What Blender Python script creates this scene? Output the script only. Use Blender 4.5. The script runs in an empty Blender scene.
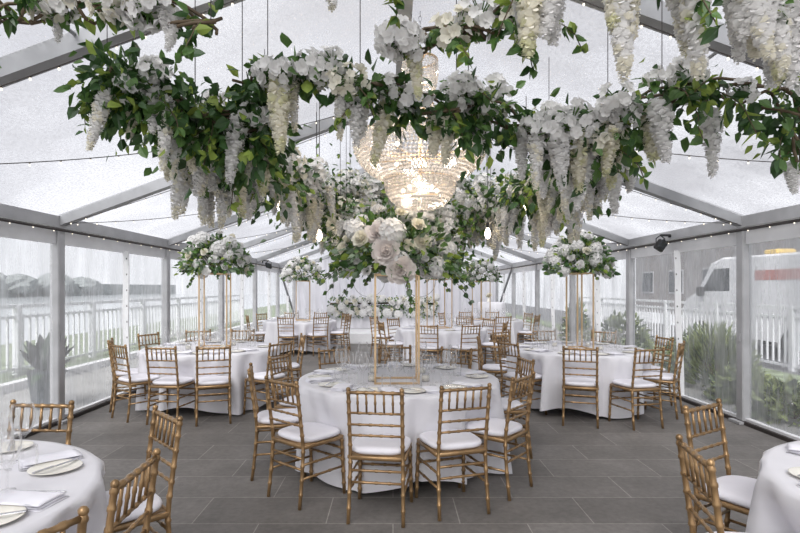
import bpy, math, random
from mathutils import Vector, Matrix
random.seed(7)
SC = bpy.context.scene
COL = SC.collection
PI = math.pi
R = random.random
def U(a, b): return a + (b - a) * R()

# ------------------------------------------------------------------ materials
def newmat(name):
    m = bpy.data.materials.new(name); m.use_nodes = True
    nt = m.node_tree; nt.nodes.clear()
    out = nt.nodes.new('ShaderNodeOutputMaterial')
    return m, nt, out
def N(nt, t, **kw):
    n = nt.nodes.new(t)
    for k, v in kw.items(): setattr(n, k, v)
    return n
def L(nt, a, b): nt.links.new(a, b)
def noise(nt, scale, detail=3, vec=None, rough=.5):
    n = N(nt, 'ShaderNodeTexNoise'); n.inputs['Scale'].default_value = scale
    n.inputs['Detail'].default_value = detail; n.inputs['Roughness'].default_value = rough
    if vec is not None: L(nt, vec, n.inputs['Vector'])
    return n
def ramp(nt, src, stops):
    r = N(nt, 'ShaderNodeValToRGB')
    while len(r.color_ramp.elements) < len(stops): r.color_ramp.elements.new(.5)
    for e, (p, c) in zip(r.color_ramp.elements, stops):
        e.position = p; e.color = c if len(c) == 4 else (*c, 1)
    L(nt, src, r.inputs['Fac']); return r
def coords(nt, scale=(1, 1, 1), kind='Object'):
    tc = N(nt, 'ShaderNodeTexCoord'); mp = N(nt, 'ShaderNodeMapping')
    mp.inputs['Scale'].default_value = scale
    L(nt, tc.outputs[kind], mp.inputs['Vector']); return mp.outputs['Vector']
def pmat(name, col, rough=.5, metal=0, var=.12, nscale=9, transl=0, bump=0, spec=.5, sheen=0):
    m, nt, out = newmat(name)
    p = N(nt, 'ShaderNodeBsdfPrincipled')
    nz = noise(nt, nscale, 3, coords(nt))
    a = tuple(max(0, c * (1 - var)) for c in col); b = tuple(min(1, c * (1 + var)) for c in col)
    r = ramp(nt, nz.outputs['Fac'], [(.3, a), (.7, b)])
    L(nt, r.outputs['Color'], p.inputs['Base Color'])
    p.inputs['Roughness'].default_value = rough; p.inputs['Metallic'].default_value = metal
    p.inputs['Specular IOR Level'].default_value = spec
    if bump:
        bp = N(nt, 'ShaderNodeBump'); bp.inputs['Strength'].default_value = bump; bp.inputs['Distance'].default_value = .01
        n2 = noise(nt, nscale * 6, 3, coords(nt)); L(nt, n2.outputs['Fac'], bp.inputs['Height']); L(nt, bp.outputs['Normal'], p.inputs['Normal'])
    if transl:
        t = N(nt, 'ShaderNodeBsdfTranslucent'); L(nt, r.outputs['Color'], t.inputs['Color'])
        mx = N(nt, 'ShaderNodeMixShader'); mx.inputs[0].default_value = transl
        L(nt, p.outputs[0], mx.inputs[1]); L(nt, t.outputs[0], mx.inputs[2]); L(nt, mx.outputs[0], out.inputs['Surface'])
    else:
        L(nt, p.outputs[0], out.inputs['Surface'])
    return m
def emat(name, col, s):
    m, nt, out = newmat(name)
    e = N(nt, 'ShaderNodeEmission'); e.inputs['Color'].default_value = (*col, 1); e.inputs['Strength'].default_value = s
    L(nt, e.outputs[0], out.inputs['Surface']); return m
def glassmat(name, tint=(.95, .96, .97), edge=.55, base=.06, diff=(.85, .87, .9)):
    m, nt, out = newmat(name)
    lw = N(nt, 'ShaderNodeLayerWeight'); lw.inputs['Blend'].default_value = .35
    r = ramp(nt, lw.outputs['Facing'], [(.25, (base,) * 3), (1, (edge,) * 3)])
    t = N(nt, 'ShaderNodeBsdfTransparent'); t.inputs['Color'].default_value = (*tint, 1)
    g = N(nt, 'ShaderNodeBsdfGlossy'); g.inputs['Roughness'].default_value = .08
    d = N(nt, 'ShaderNodeBsdfDiffuse'); d.inputs['Color'].default_value = (*diff, 1)
    mg = N(nt, 'ShaderNodeMixShader'); mg.inputs[0].default_value = .35
    L(nt, g.outputs[0], mg.inputs[1]); L(nt, d.outputs[0], mg.inputs[2])
    mx = N(nt, 'ShaderNodeMixShader'); L(nt, r.outputs['Color'], mx.inputs[0])
    L(nt, t.outputs[0], mx.inputs[1]); L(nt, mg.outputs[0], mx.inputs[2]); L(nt, mx.outputs[0], out.inputs['Surface'])
    return m
def plastic(name, kind):
    """clear PVC sheet, wet and hazy: transparent with a translucent film; roof patches also imitate light and shade"""
    m, nt, out = newmat(name)
    t = N(nt, 'ShaderNodeBsdfTransparent'); t.inputs['Color'].default_value = (.86, .865, .89, 1) if kind == 'roof' else (.72, .73, .75, 1)
    d = N(nt, 'ShaderNodeBsdfDiffuse'); d.inputs['Color'].default_value = (.42, .42, .45, 1) if kind == 'roof' else (.60, .61, .64, 1)
    tr = N(nt, 'ShaderNodeBsdfTranslucent'); tr.inputs['Color'].default_value = (.33, .335, .36, 1) if kind == 'roof' else (.52, .53, .56, 1)
    fm = N(nt, 'ShaderNodeMixShader'); fm.inputs[0].default_value = .7
    L(nt, d.outputs[0], fm.inputs[1]); L(nt, tr.outputs[0], fm.inputs[2])
    g = N(nt, 'ShaderNodeBsdfGlossy'); g.inputs['Roughness'].default_value = .12
    if kind == 'roof':
        big = noise(nt, .55, 4, coords(nt), .55); fine = noise(nt, 70, 2, coords(nt, (1, .5, 1)), .6)
        rb = ramp(nt, big.outputs['Fac'], [(.38, (.12,) * 3), (.64, (.80,) * 3)])  # broad noise paints bright and shadowed patches into the roof film
        rf = ramp(nt, fine.outputs['Fac'], [(.42, (0,) * 3), (.62, (.34,) * 3)])
    else:
        big = noise(nt, 2.2, 5, coords(nt, (1, 1.2, .3)), .62); fine = noise(nt, 9, 4, coords(nt, (1, 2.0, .3)), .7)
        rb = ramp(nt, big.outputs['Fac'], [(.34, (.12,) * 3), (.66, (.56,) * 3)])
        rf = ramp(nt, fine.outputs['Fac'], [(.5, (0,) * 3), (.75, (.26,) * 3)])
    ad = N(nt, 'ShaderNodeMath', operation='ADD', use_clamp=True)
    L(nt, rb.outputs['Color'], ad.inputs[0]); L(nt, rf.outputs['Color'], ad.inputs[1])
    bp = N(nt, 'ShaderNodeBump'); bp.inputs['Strength'].default_value = .3; bp.inputs['Distance'].default_value = .01
    L(nt, fine.outputs['Fac'], bp.inputs['Height']); L(nt, bp.outputs['Normal'], g.inputs['Normal'])
    m1 = N(nt, 'ShaderNodeMixShader'); L(nt, ad.outputs[0], m1.inputs[0]); L(nt, t.outputs[0], m1.inputs[1]); L(nt, fm.outputs[0], m1.inputs[2])
    m2 = N(nt, 'ShaderNodeMixShader'); m2.inputs[0].default_value = .05
    L(nt, m1.outputs[0], m2.inputs[1]); L(nt, g.outputs[0], m2.inputs[2]); L(nt, m2.outputs[0], out.inputs['Surface'])
    return m
def floormat():
    m, nt, out = newmat('slate_pavers')
    v = coords(nt); b = N(nt, 'ShaderNodeTexBrick'); L(nt, v, b.inputs['Vector'])
    b.offset = .5; b.inputs['Scale'].default_value = 1
    b.inputs['Brick Width'].default_value = .9; b.inputs['Row Height'].default_value = .45
    b.inputs['Mortar Size'].default_value = .004; b.inputs['Mortar Smooth'].default_value = .2; b.inputs['Bias'].default_value = -.2
    b.inputs['Color1'].default_value = (.150, .139, .130, 1); b.inputs['Color2'].default_value = (.190, .177, .166, 1)
    b.inputs['Mortar'].default_value = (.30, .28, .26, 1)
    n1 = noise(nt, 1.3, 6, v, .65); n2 = noise(nt, 22, 4, v, .6)
    r1 = ramp(nt, n1.outputs['Fac'], [(.3, (.72,) * 3), (.7, (1.2,) * 3)])
    r2 = ramp(nt, n2.outputs['Fac'], [(.3, (.85,) * 3), (.7, (1.12,) * 3)])
    x = N(nt, 'ShaderNodeMixRGB', blend_type='MULTIPLY'); x.inputs[0].default_value = 1
    L(nt, b.outputs['Color'], x.inputs[1]); L(nt, r1.outputs['Color'], x.inputs[2])
    y = N(nt, 'ShaderNodeMixRGB', blend_type='MULTIPLY'); y.inputs[0].default_value = 1
    L(nt, x.outputs[0], y.inputs[1]); L(nt, r2.outputs['Color'], y.inputs[2])
    p = N(nt, 'ShaderNodeBsdfPrincipled'); L(nt, y.outputs[0], p.inputs['Base Color'])
    p.inputs['Roughness'].default_value = .55; p.inputs['Specular IOR Level'].default_value = .25
    bp = N(nt, 'ShaderNodeBump'); bp.inputs['Strength'].default_value = .25; bp.inputs['Distance'].default_value = .01
    L(nt, n2.outputs['Fac'], bp.inputs['Height']); L(nt, bp.outputs['Normal'], p.inputs['Normal'])
    L(nt, p.outputs[0], out.inputs['Surface']); return m

M = dict(
    gold=pmat('gold_chair_lacquer', (.31, .195, .095), .30, .55, .28, 14),
    brass=pmat('brushed_gold_metal', (.62, .44, .26), .32, .75, .1),
    cushion=pmat('white_cushion_fabric', (.74, .725, .77), .85, 0, .04, 6, spec=.2),
    cloth=pmat('white_linen', (.77, .76, .795), .85, 0, .05, 3, transl=.12, spec=.2),
    napkin=pmat('pale_napkin', (.80, .79, .84), .85, 0, .05, 8, spec=.2),
    plate=pmat('cream_china', (.83, .80, .72), .22, 0, .03),
    steel=pmat('polished_steel', (.62, .62, .64), .22, .9, .06),
    glass=glassmat('clear_glass', (.995, .995, .995), .70, .025, (.98, .98, .98)),
    candle=pmat('ivory_wax', (.85, .82, .74), .5, 0, .03),
    wood=pmat('table_wood', (.20, .14, .09), .6, 0, .2),
    alu=pmat('grey_aluminium', (.44, .44, .45), .45, .25, .1, 5),
    beam=pmat('tent_beam_aluminium', (.30, .305, .315), .45, .3, .1, 5),
    white=pmat('white_vinyl', (.74, .74, .75), .5, 0, .06, 4),
    rail=pmat('white_railing_paint', (.76, .77, .79), .5, 0, .05),
    dark=pmat('dark_cable', (.035, .028, .026), .6, 0, .2),
    black=pmat('black_casing', (.012, .012, .013), .5, 0, .2),
    drape=pmat('white_drape', (.88, .87, .91), .85, 0, .04, 2, transl=.4, spec=.1),
    stage=pmat('white_stage', (.80, .80, .81), .5, 0, .04),
    leafd=pmat('dark_green_leaf', (.034, .085, .022), .38, 0, .35, 12, transl=.18),
    leafm=pmat('mid_green_leaf', (.085, .17, .04), .42, 0, .35, 12, transl=.28),
    leafl=pmat('lime_green_leaf', (.27, .36, .07), .45, 0, .3, 12, transl=.4),
    euca=pmat('grey_green_leaf', (.20, .27, .18), .5, 0, .25, 12, transl=.2),
    stem=pmat('brown_vine', (.10, .07, .04), .7, 0, .3),
    petw=pmat('white_petal', (.87, .86, .85), .7, 0, .03, 20, transl=.35, spec=.2),
    petc=pmat('cream_petal', (.87, .84, .74), .7, 0, .06, 20, transl=.35, spec=.2),
    petg=pmat('green_cream_petal', (.76, .75, .54), .7, 0, .12, 20, transl=.3, spec=.2),
    petb=pmat('blush_petal', (.86, .80, .77), .7, 0, .05, 20, transl=.3, spec=.2),
    crystal=glassmat('crystal_bead', (1, .98, .95), .86, .50, (.95, .91, .87)),
    bulb=emat('warm_bulb_glow', (1, .84, .62), 7),
    fairy=emat('fairy_light_glow', (1, .90, .75), 1.1),
    roof=plastic('clear_roof_film', 'roof'), wall=plastic('clear_wall_film', 'wall'),
    floor=floormat(),
    pot=pmat('blue_grey_glaze', (.02, .035, .045), .35, 0, .3),
    plum=pmat('plum_green_leaf', (.02, .022, .02), .45, 0, .4, 12, transl=.15),
    grass=pmat('lawn_grass', (.21, .25, .16), .9, 0, .4, 3),
    shrub=pmat('shrub_leaf', (.27, .32, .13), .7, 0, .4, 9, transl=.3),
    shrubd=pmat('dark_shrub_leaf', (.12, .16, .09), .7, 0, .4, 9, transl=.2),
    paving=pmat('pale_paving', (.33, .325, .315), .8, 0, .15, 2),
    water=pmat('pale_water', (.55, .58, .60), .12, 0, .06, .3),
    farg=pmat('far_bank_trees', (.24, .26, .26), .9, 0, .25, .6),  # distance haze is mixed into this grey
    asphalt=pmat('wet_asphalt', (.14, .14, .145), .5, 0, .15, 2),
    vanw=pmat('white_van_paint', (.78, .78, .80), .25, 0, .03),
    vand=pmat('van_dark_glass', (.03, .035, .04), .15, 0, .1),
    red=pmat('red_stripe', (.50, .24, .22), .4, 0, .1),
    amber=pmat('amber_lens', (.62, .44, .14), .3, 0, .1),
    brick=pmat('grey_facade', (.24, .225, .22), .9, 0, .15, 1.2),
)

# ------------------------------------------------------------------ mesh helpers
class MB:
    def __init__(s): s.v = []; s.f = []; s.m = []
    def add(s, vs, fs, mi=0):
        o = len(s.v); s.v.extend(vs); s.f.extend([tuple(i + o for i in f) for f in fs]); s.m.extend([mi] * len(fs))
    def box(s, c, d, mi=0, rot=None, bev=0):
        x, y, z = (a / 2 for a in d)
        if bev:
            b = min(bev, x * .9, y * .9, z * .9); vs = []
            for zz, k in ((-z, b), (-z + b, 0), (z - b, 0), (z, b)):
                X, Y = x - k, y - k
                c2 = b if k == 0 else b * .6
                vs += [(-X + c2, -Y, zz), (X - c2, -Y, zz), (X, -Y + c2, zz), (X, Y - c2, zz), (X - c2, Y, zz), (-X + c2, Y, zz), (-X, Y - c2, zz), (-X, -Y + c2, zz)]
            fs = [tuple(range(7, -1, -1)), tuple(range(24, 32))]
            for r in range(3):
                for i in range(8): fs.append((r * 8 + i, r * 8 + (i + 1) % 8, r * 8 + 8 + (i + 1) % 8, r * 8 + 8 + i))
        else:
            vs = [(-x, -y, -z), (x, -y, -z), (x, y, -z), (-x, y, -z), (-x, -y, z), (x, -y, z), (x, y, z), (-x, y, z)]
            fs = [(3, 2, 1, 0), (4, 5, 6, 7), (0, 1, 5, 4), (1, 2, 6, 5), (2, 3, 7, 6), (3, 0, 4, 7)]
        if rot is not None: vs = [tuple(rot @ Vector(p)) for p in vs]
        s.add([(p[0] + c[0], p[1] + c[1], p[2] + c[2]) for p in vs], fs, mi); return s
    def tube(s, pts, r, n=8, mi=0, cap=True):
        pts = [Vector(p) for p in pts]; k = len(pts)
        rs = r if isinstance(r, (list, tuple)) else [r] * k
        vs = []; pu = None
        for i, p in enumerate(pts):
            t = (pts[min(i + 1, k - 1)] - pts[max(i - 1, 0)]).normalized()
            if pu is None: pu = Vector((0, 1, 0)) if abs(t.y) < .8 else Vector((1, 0, 0))
            u = (pu - t * pu.dot(t)).normalized(); pu = u; w = t.cross(u)
            for j in range(n):
                a = 2 * PI * j / n; q = p + (u * math.cos(a) + w * math.sin(a)) * rs[i]; vs.append(tuple(q))
        fs = [(i * n + j, i * n + (j + 1) % n, i * n + n + (j + 1) % n, i * n + n + j) for i in range(k - 1) for j in range(n)]
        if cap: fs += [tuple(range(n - 1, -1, -1)), tuple(range((k - 1) * n, k * n))]
        s.add(vs, fs, mi); return s
    def bar(s, a, b, w, h, mi=0):
        """rectangular section bar from a to b (h measured in the vertical sense)"""
        a, b = Vector(a), Vector(b); t = (b - a).normalized()
        up = Vector((0, 0, 1)) if abs(t.z) < .95 else Vector((0, 1, 0))
        sd = t.cross(up).normalized(); up = sd.cross(t)
        vs = [tuple(p + sd * x * w / 2 + up * y * h / 2) for p in (a, b) for x, y in ((-1, -1), (1, -1), (1, 1), (-1, 1))]
        s.add(vs, [(3, 2, 1, 0), (4, 5, 6, 7), (0, 1, 5, 4), (1, 2, 6, 5), (2, 3, 7, 6), (3, 0, 4, 7)], mi); return s
    def lathe(s, prof, n=20, c=(0, 0, 0), mi=0):
        vs = []; k = len(prof)
        for r, z in prof:
            for j in range(n):
                a = 2 * PI * j / n; vs.append((c[0] + r * math.cos(a), c[1] + r * math.sin(a), c[2] + z))
        s.add(vs, [(i * n + j, i * n + (j + 1) % n, i * n + n + (j + 1) % n, i * n + n + j) for i in range(k - 1) for j in range(n)], mi); return s
    def ball(s, c, r, n=8, mi=0, sz=1):
        k = max(4, n // 2 + 1)
        return s.lathe([(max(1e-4, r * math.sin(PI * i / k)), -r * sz * math.cos(PI * i / k)) for i in range(k + 1)], n, c, mi)
    def leaf(s, p, d, ln, w, mi=0, up=None, curl=.15):
        d = d.normalized(); up = up or Vector((U(-1, 1), U(-1, 1), U(-.2, 1)))
        sd = d.cross(up)
        if sd.length < 1e-3: sd = d.cross(Vector((1, .3, 0)))
        sd.normalize(); nn = sd.cross(d)
        def q(a, b, c): return tuple(p + d * (a * ln) + sd * (b * w) + nn * (c * ln))
        vs = [q(0, 0, 0), q(.32, -.5, .07), q(.3, 0, -.02), q(.32, .5, .07), q(.68, -.36, .02 - curl * .4), q(.68, 0, -.04 - curl * .4), q(.68, .36, .02 - curl * .4), q(1, 0, -curl)]
        s.add(vs, [(0, 2, 1), (0, 3, 2), (1, 2, 5, 4), (2, 3, 6, 5), (4, 5, 7), (5, 6, 7)], mi)
    def petal(s, p, d, up, ln, w, cup=.25, mi=0):
        d = d.normalized(); sd = d.cross(up)
        if sd.length < 1e-3: sd = d.cross(Vector((.3, 1, .2)))
        sd.normalize(); nn = sd.cross(d)
        def q(a, b, c): return tuple(p + d * (a * ln) + sd * (b * w) + nn * (c * ln))
        vs = [q(0, -.12, 0), q(0, .12, 0), q(.55, -.5, cup), q(.55, 0, cup * .35), q(.55, .5, cup), q(1, -.3, cup * .7), q(1.05, 0, cup * .5), q(1, .3, cup * .7)]
        s.add(vs, [(0, 1, 3), (0, 3, 2), (1, 4, 3), (2, 3, 6, 5), (3, 4, 7, 6)], mi)
    def mesh(s, name, mats, smooth=False):
        me = bpy.data.meshes.new(name); me.from_pydata(s.v, [], s.f)
        for m in (mats if isinstance(mats, (list, tuple)) else [mats]): me.materials.append(m)
        me.polygons.foreach_set('material_index', s.m)
        if smooth: me.polygons.foreach_set('use_smooth', [True] * len(s.f))
        me.update(); return me
def link(name, me, parent=None, loc=None, rotz=None):
    o = bpy.data.objects.new(name, me); COL.objects.link(o)
    if parent is not None: o.parent = parent
    if loc is not None: o.location = loc
    if rotz is not None: o.rotation_euler = (0, 0, rotz)
    return o
def obj(name, mb, mats, parent=None, smooth=False, loc=None, rotz=None):
    return link(name, mb.mesh(name, mats, smooth), parent, loc, rotz)
def tag(o, label, cat, group=None, kind=None):
    o['label'] = label; o['category'] = cat
    if group: o['group'] = group
    if kind: o['kind'] = kind
    return o
def thing(name, label, cat, loc=(0, 0, 0), rotz=0, group=None):
    return tag(link(name, None, None, loc, rotz), label, cat, group)
def struct(name, mb, mats, parent=None, smooth=False):
    o = obj(name, mb, mats, parent, smooth)
    if parent is None: o['kind'] = 'structure'
    return o
KIDS = {}
def dup(root, loc, rotz, label, group):
    r = root.copy(); COL.objects.link(r); r.location = loc; r.rotation_euler = (0, 0, rotz)
    r['label'] = label; r['group'] = group
    for ch in KIDS.setdefault(root, list(root.children)):
        c = ch.copy(); COL.objects.link(c); c.parent = r
        for g in KIDS.setdefault(ch, list(ch.children)):
            d = g.copy(); COL.objects.link(d); d.parent = c
    return r

# ------------------------------------------------------------------ the tent
XL, XR, XC = -3.93, 4.11, .09
EAVE, RIDGE = 2.32, 3.80
BAY = [-2.71 + 3 * i for i in range(9)]           # bay lines along the tent
Y0, Y1 = BAY[0], BAY[-1]
m = MB(); m.box(((XL + XR) / 2, (Y0 + Y1) / 2, -.05), (XR - XL + .3, Y1 - Y0, .1)); struct('floor', m, M['floor'])
def roofz(x): return RIDGE - (RIDGE - EAVE) * abs(x - XC) / (XR - XC)
m = MB(); nx, ny = 12, 48
for sx, xe in ((0, XL), (1, XR)):
    vs = []; fs = []
    for j in range(ny + 1):
        y = Y0 + (Y1 - Y0) * j / ny; ph = (y - Y0) % 3 / 3
        for i in range(nx + 1):
            t = i / nx; x = xe + (XC - xe) * t
            vs.append((x, y, roofz(x) + .075 - .035 * math.sin(PI * ph) * math.sin(PI * t)))
    for j in range(ny):
        for i in range(nx):
            a = j * (nx + 1) + i; fs.append((a, a + 1, a + nx + 2, a + nx + 1))
    m.add(vs, fs)
struct('ceiling', m, M['roof'], smooth=True)
def wallsheet(x):
    m = MB(); n = 240; vs = []; fs = []
    for i in range(n + 1):
        y = Y0 + (Y1 - Y0) * i / n
        for k in range(5):
            vs.append((x + .012 * math.sin(y * 7.3 + k * .5) + .008 * math.sin(y * 19), y, .06 + 2.1 * k / 4))
    for i in range(n):
        for k in range(4): a = i * 5 + k; fs.append((a, a + 5, a + 6, a + 1))
    m.add(vs, fs); return m
struct('wall_left', wallsheet(XL - .02), M['wall'], smooth=True)
struct('wall_right', wallsheet(XR + .02), M['wall'], smooth=True)
m = MB(); m.add([(XL, Y1, .05), (XR, Y1, .05), (XR, Y1, EAVE), (XC, Y1, RIDGE), (XL, Y1, EAVE)], [(0, 1, 2, 3, 4)])
struct('wall_back', m, M['wall'])
tn = [0]
def trim(mb, mat, smooth=False):
    tn[0] += 1; return struct('trim_%d' % tn[0], mb, mat, smooth=smooth)
for x, s in ((XL, -1), (XR, 1)):
    for y in BAY[1:]:
        m = MB(); m.box((x, y, EAVE / 2), (.11, .13, EAVE), bev=.012)
        m.box((x - s * .02, y, .02), (.2, .2, .03)); m.box((x - s * .06, y, 1.0), (.012, .05, .09))
        trim(m, M['alu'])
    m = MB(); m.bar((x, Y0, EAVE + .03), (x, Y1, EAVE + .03), .12, .13); trim(m, M['alu'])
    m = MB(); m.bar((x - s * .012, Y0, EAVE - .14), (x - s * .012, Y1, EAVE - .14), .02, .18); trim(m, M['white'])      # valance
    m = MB(); m.bar((x + s * .0, Y0, .035), (x + s * .0, Y1, .035), .06, .07); m.bar((x - s * .045, Y0, .02), (x - s * .045, Y1, .02), .04, .04, 1); trim(m, [M['white'], M['dark']])
    for y in BAY[1:]:
        m = MB(); m.bar((x, y, EAVE + .03), (XC, y, RIDGE + .0), .11, .12)
        trim(m, M['beam'])
m = MB(); m.bar((XC, Y0, RIDGE - .01), (XC, Y1, RIDGE - .01), .12, .13); trim(m, M['beam'])
for x in (XL, XR):
    for fr in (.5,):
        xx = x + (XC - x) * fr; m = MB(); m.tube([(xx, Y0, roofz(xx) + .05), (xx, Y1, roofz(xx) + .05)], .012, 6); trim(m, M['beam'])
m = MB(); m.bar((XR - .06, BAY[7], EAVE - .05), (XR - .06, BAY[8] - .1, .45), .06, .06); trim(m, M['beam'])
m = MB(); m.bar((XL + .06, BAY[7], EAVE - .05), (XL + .06, BAY[8] - .1, .45), .06, .06); trim(m, M['beam'])
# laced joints halfway along each bay
def lacing(x, y, lean, label):
    s = 1 if x < 0 else -1
    t = thing('lacing_strip', label, 'strap', (x + s * .05, y, .06), 0, 'white lacing strips on the clear walls')
    m = MB(); m.bar((0, lean, 0), (0, 0, 2.06), .02, .02); m.add([], []); 
    m = MB(); n = 10
    for i in range(n):
        a = i / n; b = (i + 1) / n
        m.bar((.008 * math.sin(a * 9), lean * (1 - a), 2.06 * a), (.008 * math.sin(b * 9), lean * (1 - b), 2.06 * b), .085, .018)
    obj('strip', m, M['white'], t)
    for i in range(9):
        a = (i + .5) / 9; e = MB(); e.tube([(s * .013, lean * (1 - a), 2.06 * a), (s * .024, lean * (1 - a), 2.06 * a)], .016, 8); obj('eyelet', e, M['dark'], t)
SIDE = {XL: 'left', XR: 'right'}
ORD = ['first', 'second', 'third', 'fourth', 'fifth']
for x in (XL, XR):
    for k in range(5):
        lacing(x, BAY[3 + k] + 1.5 + (-.1 if x > 0 else 0), (-.12 if x > 0 else .03), 'white laced strip on the %s clear wall, %s from the camera' % (SIDE[x], ORD[k]))

# drapes over the far gable
dr = thing('back_drape', 'white pleated drape covering the far end wall of the tent', 'curtain', (0, Y1 - .25, 0))
def pleat(x0, x1, name):
    m = MB(); n = int((x1 - x0) / .03); vs = []; fs = []
    for i in range(n + 1):
        x = x0 + (x1 - x0) * i / n
        for k in range(7):
            z0 = .02; z1 = roofz(x) - .08; z = z0 + (z1 - z0) * k / 6
            vs.append((x, .045 * math.sin(x * 21 + 1.3 * math.sin(x * 3.1)) * (1 - .35 * k / 6) + .015 * math.sin(x * 47 + k), z))
    for i in range(n):
        for k in range(6): a = i * 7 + k; fs.append((a, a + 7, a + 8, a + 1))
    m.add(vs, fs); obj(name, m, M['drape'], dr, True)
for i in range(6): pleat(XL + .1 + i * 1.31, XL + .1 + (i + 1) * 1.31 - .01, 'drape_panel')
m = MB(); m.tube([(XL + .1, 0, EAVE + .02), (XC, 0, RIDGE - .1), (XR - .1, 0, EAVE + .02)], .02, 6); obj('rod', m, M['beam'], dr)
for x, w in ((-.92, 'left'), (1.03, 'right')):
    t = thing('hoop', 'thin pale hanging hoop before the white drape, %s one' % w, 'hoop', (x, Y1 - .75, 1.85))
    m = MB(); m.tube([(.6 * math.cos(a), 0, .6 * math.sin(a)) for a in [2 * PI * i / 40 for i in range(41)]], .018, 6); obj('ring', m, M['alu'], t, True)
    m = MB(); m.tube([(0, 0, .6), (0, 0, roofz(x) - 1.83)], .005, 5); obj('hanging_cord', m, M['white'], t)

# stage and head table
m = MB(); m.box((-.15, 17.4, .15), (4.1, 4.4, .3), bev=.01)
tag(obj('stage', m, M['stage']), 'low white stage under the long flower-topped head table', 'stage')
t = thing('head_table', 'long white-skirted head table on the stage before the drape', 'table', (-.3, 17.4, .3))
m = MB(); m.box((0, 0, .72), (3.5, .75, .04)); obj('tabletop', m, M['wood'], t)
for sx in (-1, 1):
    for sy in (-1, 1): m = MB(); m.box((sx * 1.6, sy * .3, .35), (.05, .05, .7)); obj('leg', m, M['wood'], t)
m = MB(); pts = []; x0, y0 = 1.78, .40
per = []
n = 60
for i in range(n): per.append((-x0 + 2 * x0 * i / n, -y0))
for i in range(14): per.append((x0, -y0 + 2 * y0 * i / 14))
for i in range(n): per.append((x0 - 2 * x0 * i / n, y0))
for i in range(14): per.append((-x0, y0 - 2 * y0 * i / 14))
vs = []; k = len(per)
for j, z in enumerate((.745, .5, .25, .012)):
    for i, (px, py) in enumerate(per):
        a = .012 * j * math.sin(i * 1.3); vs.append((px * (1 + a * .1), py + (a if abs(py) >= y0 - .01 else 0), z))
fs = [(j * k + i, j * k + (i + 1) % k, j * k + k + (i + 1) % k, j * k + k + i) for j in range(3) for i in range(k)] + [tuple(range(k))]
m.add(vs, fs); c = obj('tablecloth', m, M['cloth'], None, True, (-.3, 17.4, .3)); tag(c, 'white cloth skirting the long head table on the stage', 'tablecloth')

# cake table
t = thing('cocktail_table', 'tall round white-clothed table in the far right corner', 'table', (3.4, 18.6, 0))
m = MB(); m.lathe([(.001, 1.08), (.44, 1.08), (.45, 1.06), (.44, 1.04), (.001, 1.04)], 28); obj('tabletop', m, M['wood'], t)
m = MB(); m.lathe([(.3, 0), (.28, .03), (.035, .05), (.035, 1.04)], 20); obj('pedestal', m, M['wood'], t)
m = MB(); n = 72; vs = [(0, 0, 1.09)]; fs = []
for j, (z, r0) in enumerate(((1.09, .44), (1.07, .462), (.8, .468), (.4, .475), (.02, .49))):
    for i in range(n): a = 2 * PI * i / n; r = r0 + .02 * j / 4 * math.sin(a * 12); vs.append((r * math.cos(a), r * math.sin(a), z))
fs += [(0, 1 + i, 1 + (i + 1) % n) for i in range(n)]
fs += [(1 + j * n + i, 1 + j * n + n + i, 1 + j * n + n + (i + 1) % n, 1 + j * n + (i + 1) % n) for j in range(4) for i in range(n)]
m.add(vs, fs); tag(obj('tablecloth', m, M['cloth'], None, True, (3.4, 18.6, 0)), 'white cloth to the floor on the tall far-corner table', 'tablecloth')

# ------------------------------------------------------------------ chairs
def bamboo(path_fn, z0, z1, r, rings, n=8):
    """turned post with raised bamboo rings"""
    pts = []; rs = []
    zs = []
    for q in rings: zs += [(q - .012, r), (q - .005, r * 1.28), (q + .005, r * 1.28), (q + .012, r)]
    zs = [(z0, r)] + [z for z in zs if z0 < z[0] < z1] + [(z1, r)]
    return [path_fn(z) for z, _ in zs], [q for _, q in zs]
def rod(a, b, r, rings=3, n=6):
    a, b = Vector(a), Vector(b); L_ = (b - a).length; pts = []; rs = []
    ts = [0]; rr = [r]
    for i in range(rings):
        c = (i + 1) / (rings + 1); e = .007 / L_
        ts += [c - 2 * e, c - e, c + e, c + 2 * e]; rr += [r, r * 1.3, r * 1.3, r]
    ts.append(1); rr.append(r)
    m = MB(); m.tube([a.lerp(b, q) for q in ts], rr, n); return m
def backpost(sx):
    def p(z):
        if z < .45: return (sx * (.178 + .008 * (1 - z / .45)), -.185 - .04 * ((.45 - z) / .45) ** 1.5, z)
        q = (z - .45) / .45; return (sx * (.178 + .002 * q), -.185 - .062 * q, z)
    pts, rs = bamboo(p, 0, .895, .0132, [.1, .2, .3, .4, .52, .59, .665, .745, .82, .88])
    m = MB(); m.tube(pts, rs, 8); m.ball((sx * .180, -.247, .905), .0165, 8); return m
def by(z): return -.185 - .062 * (z - .45) / .45
chair0 = thing('chiavari_chair', '', 'chair')
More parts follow.
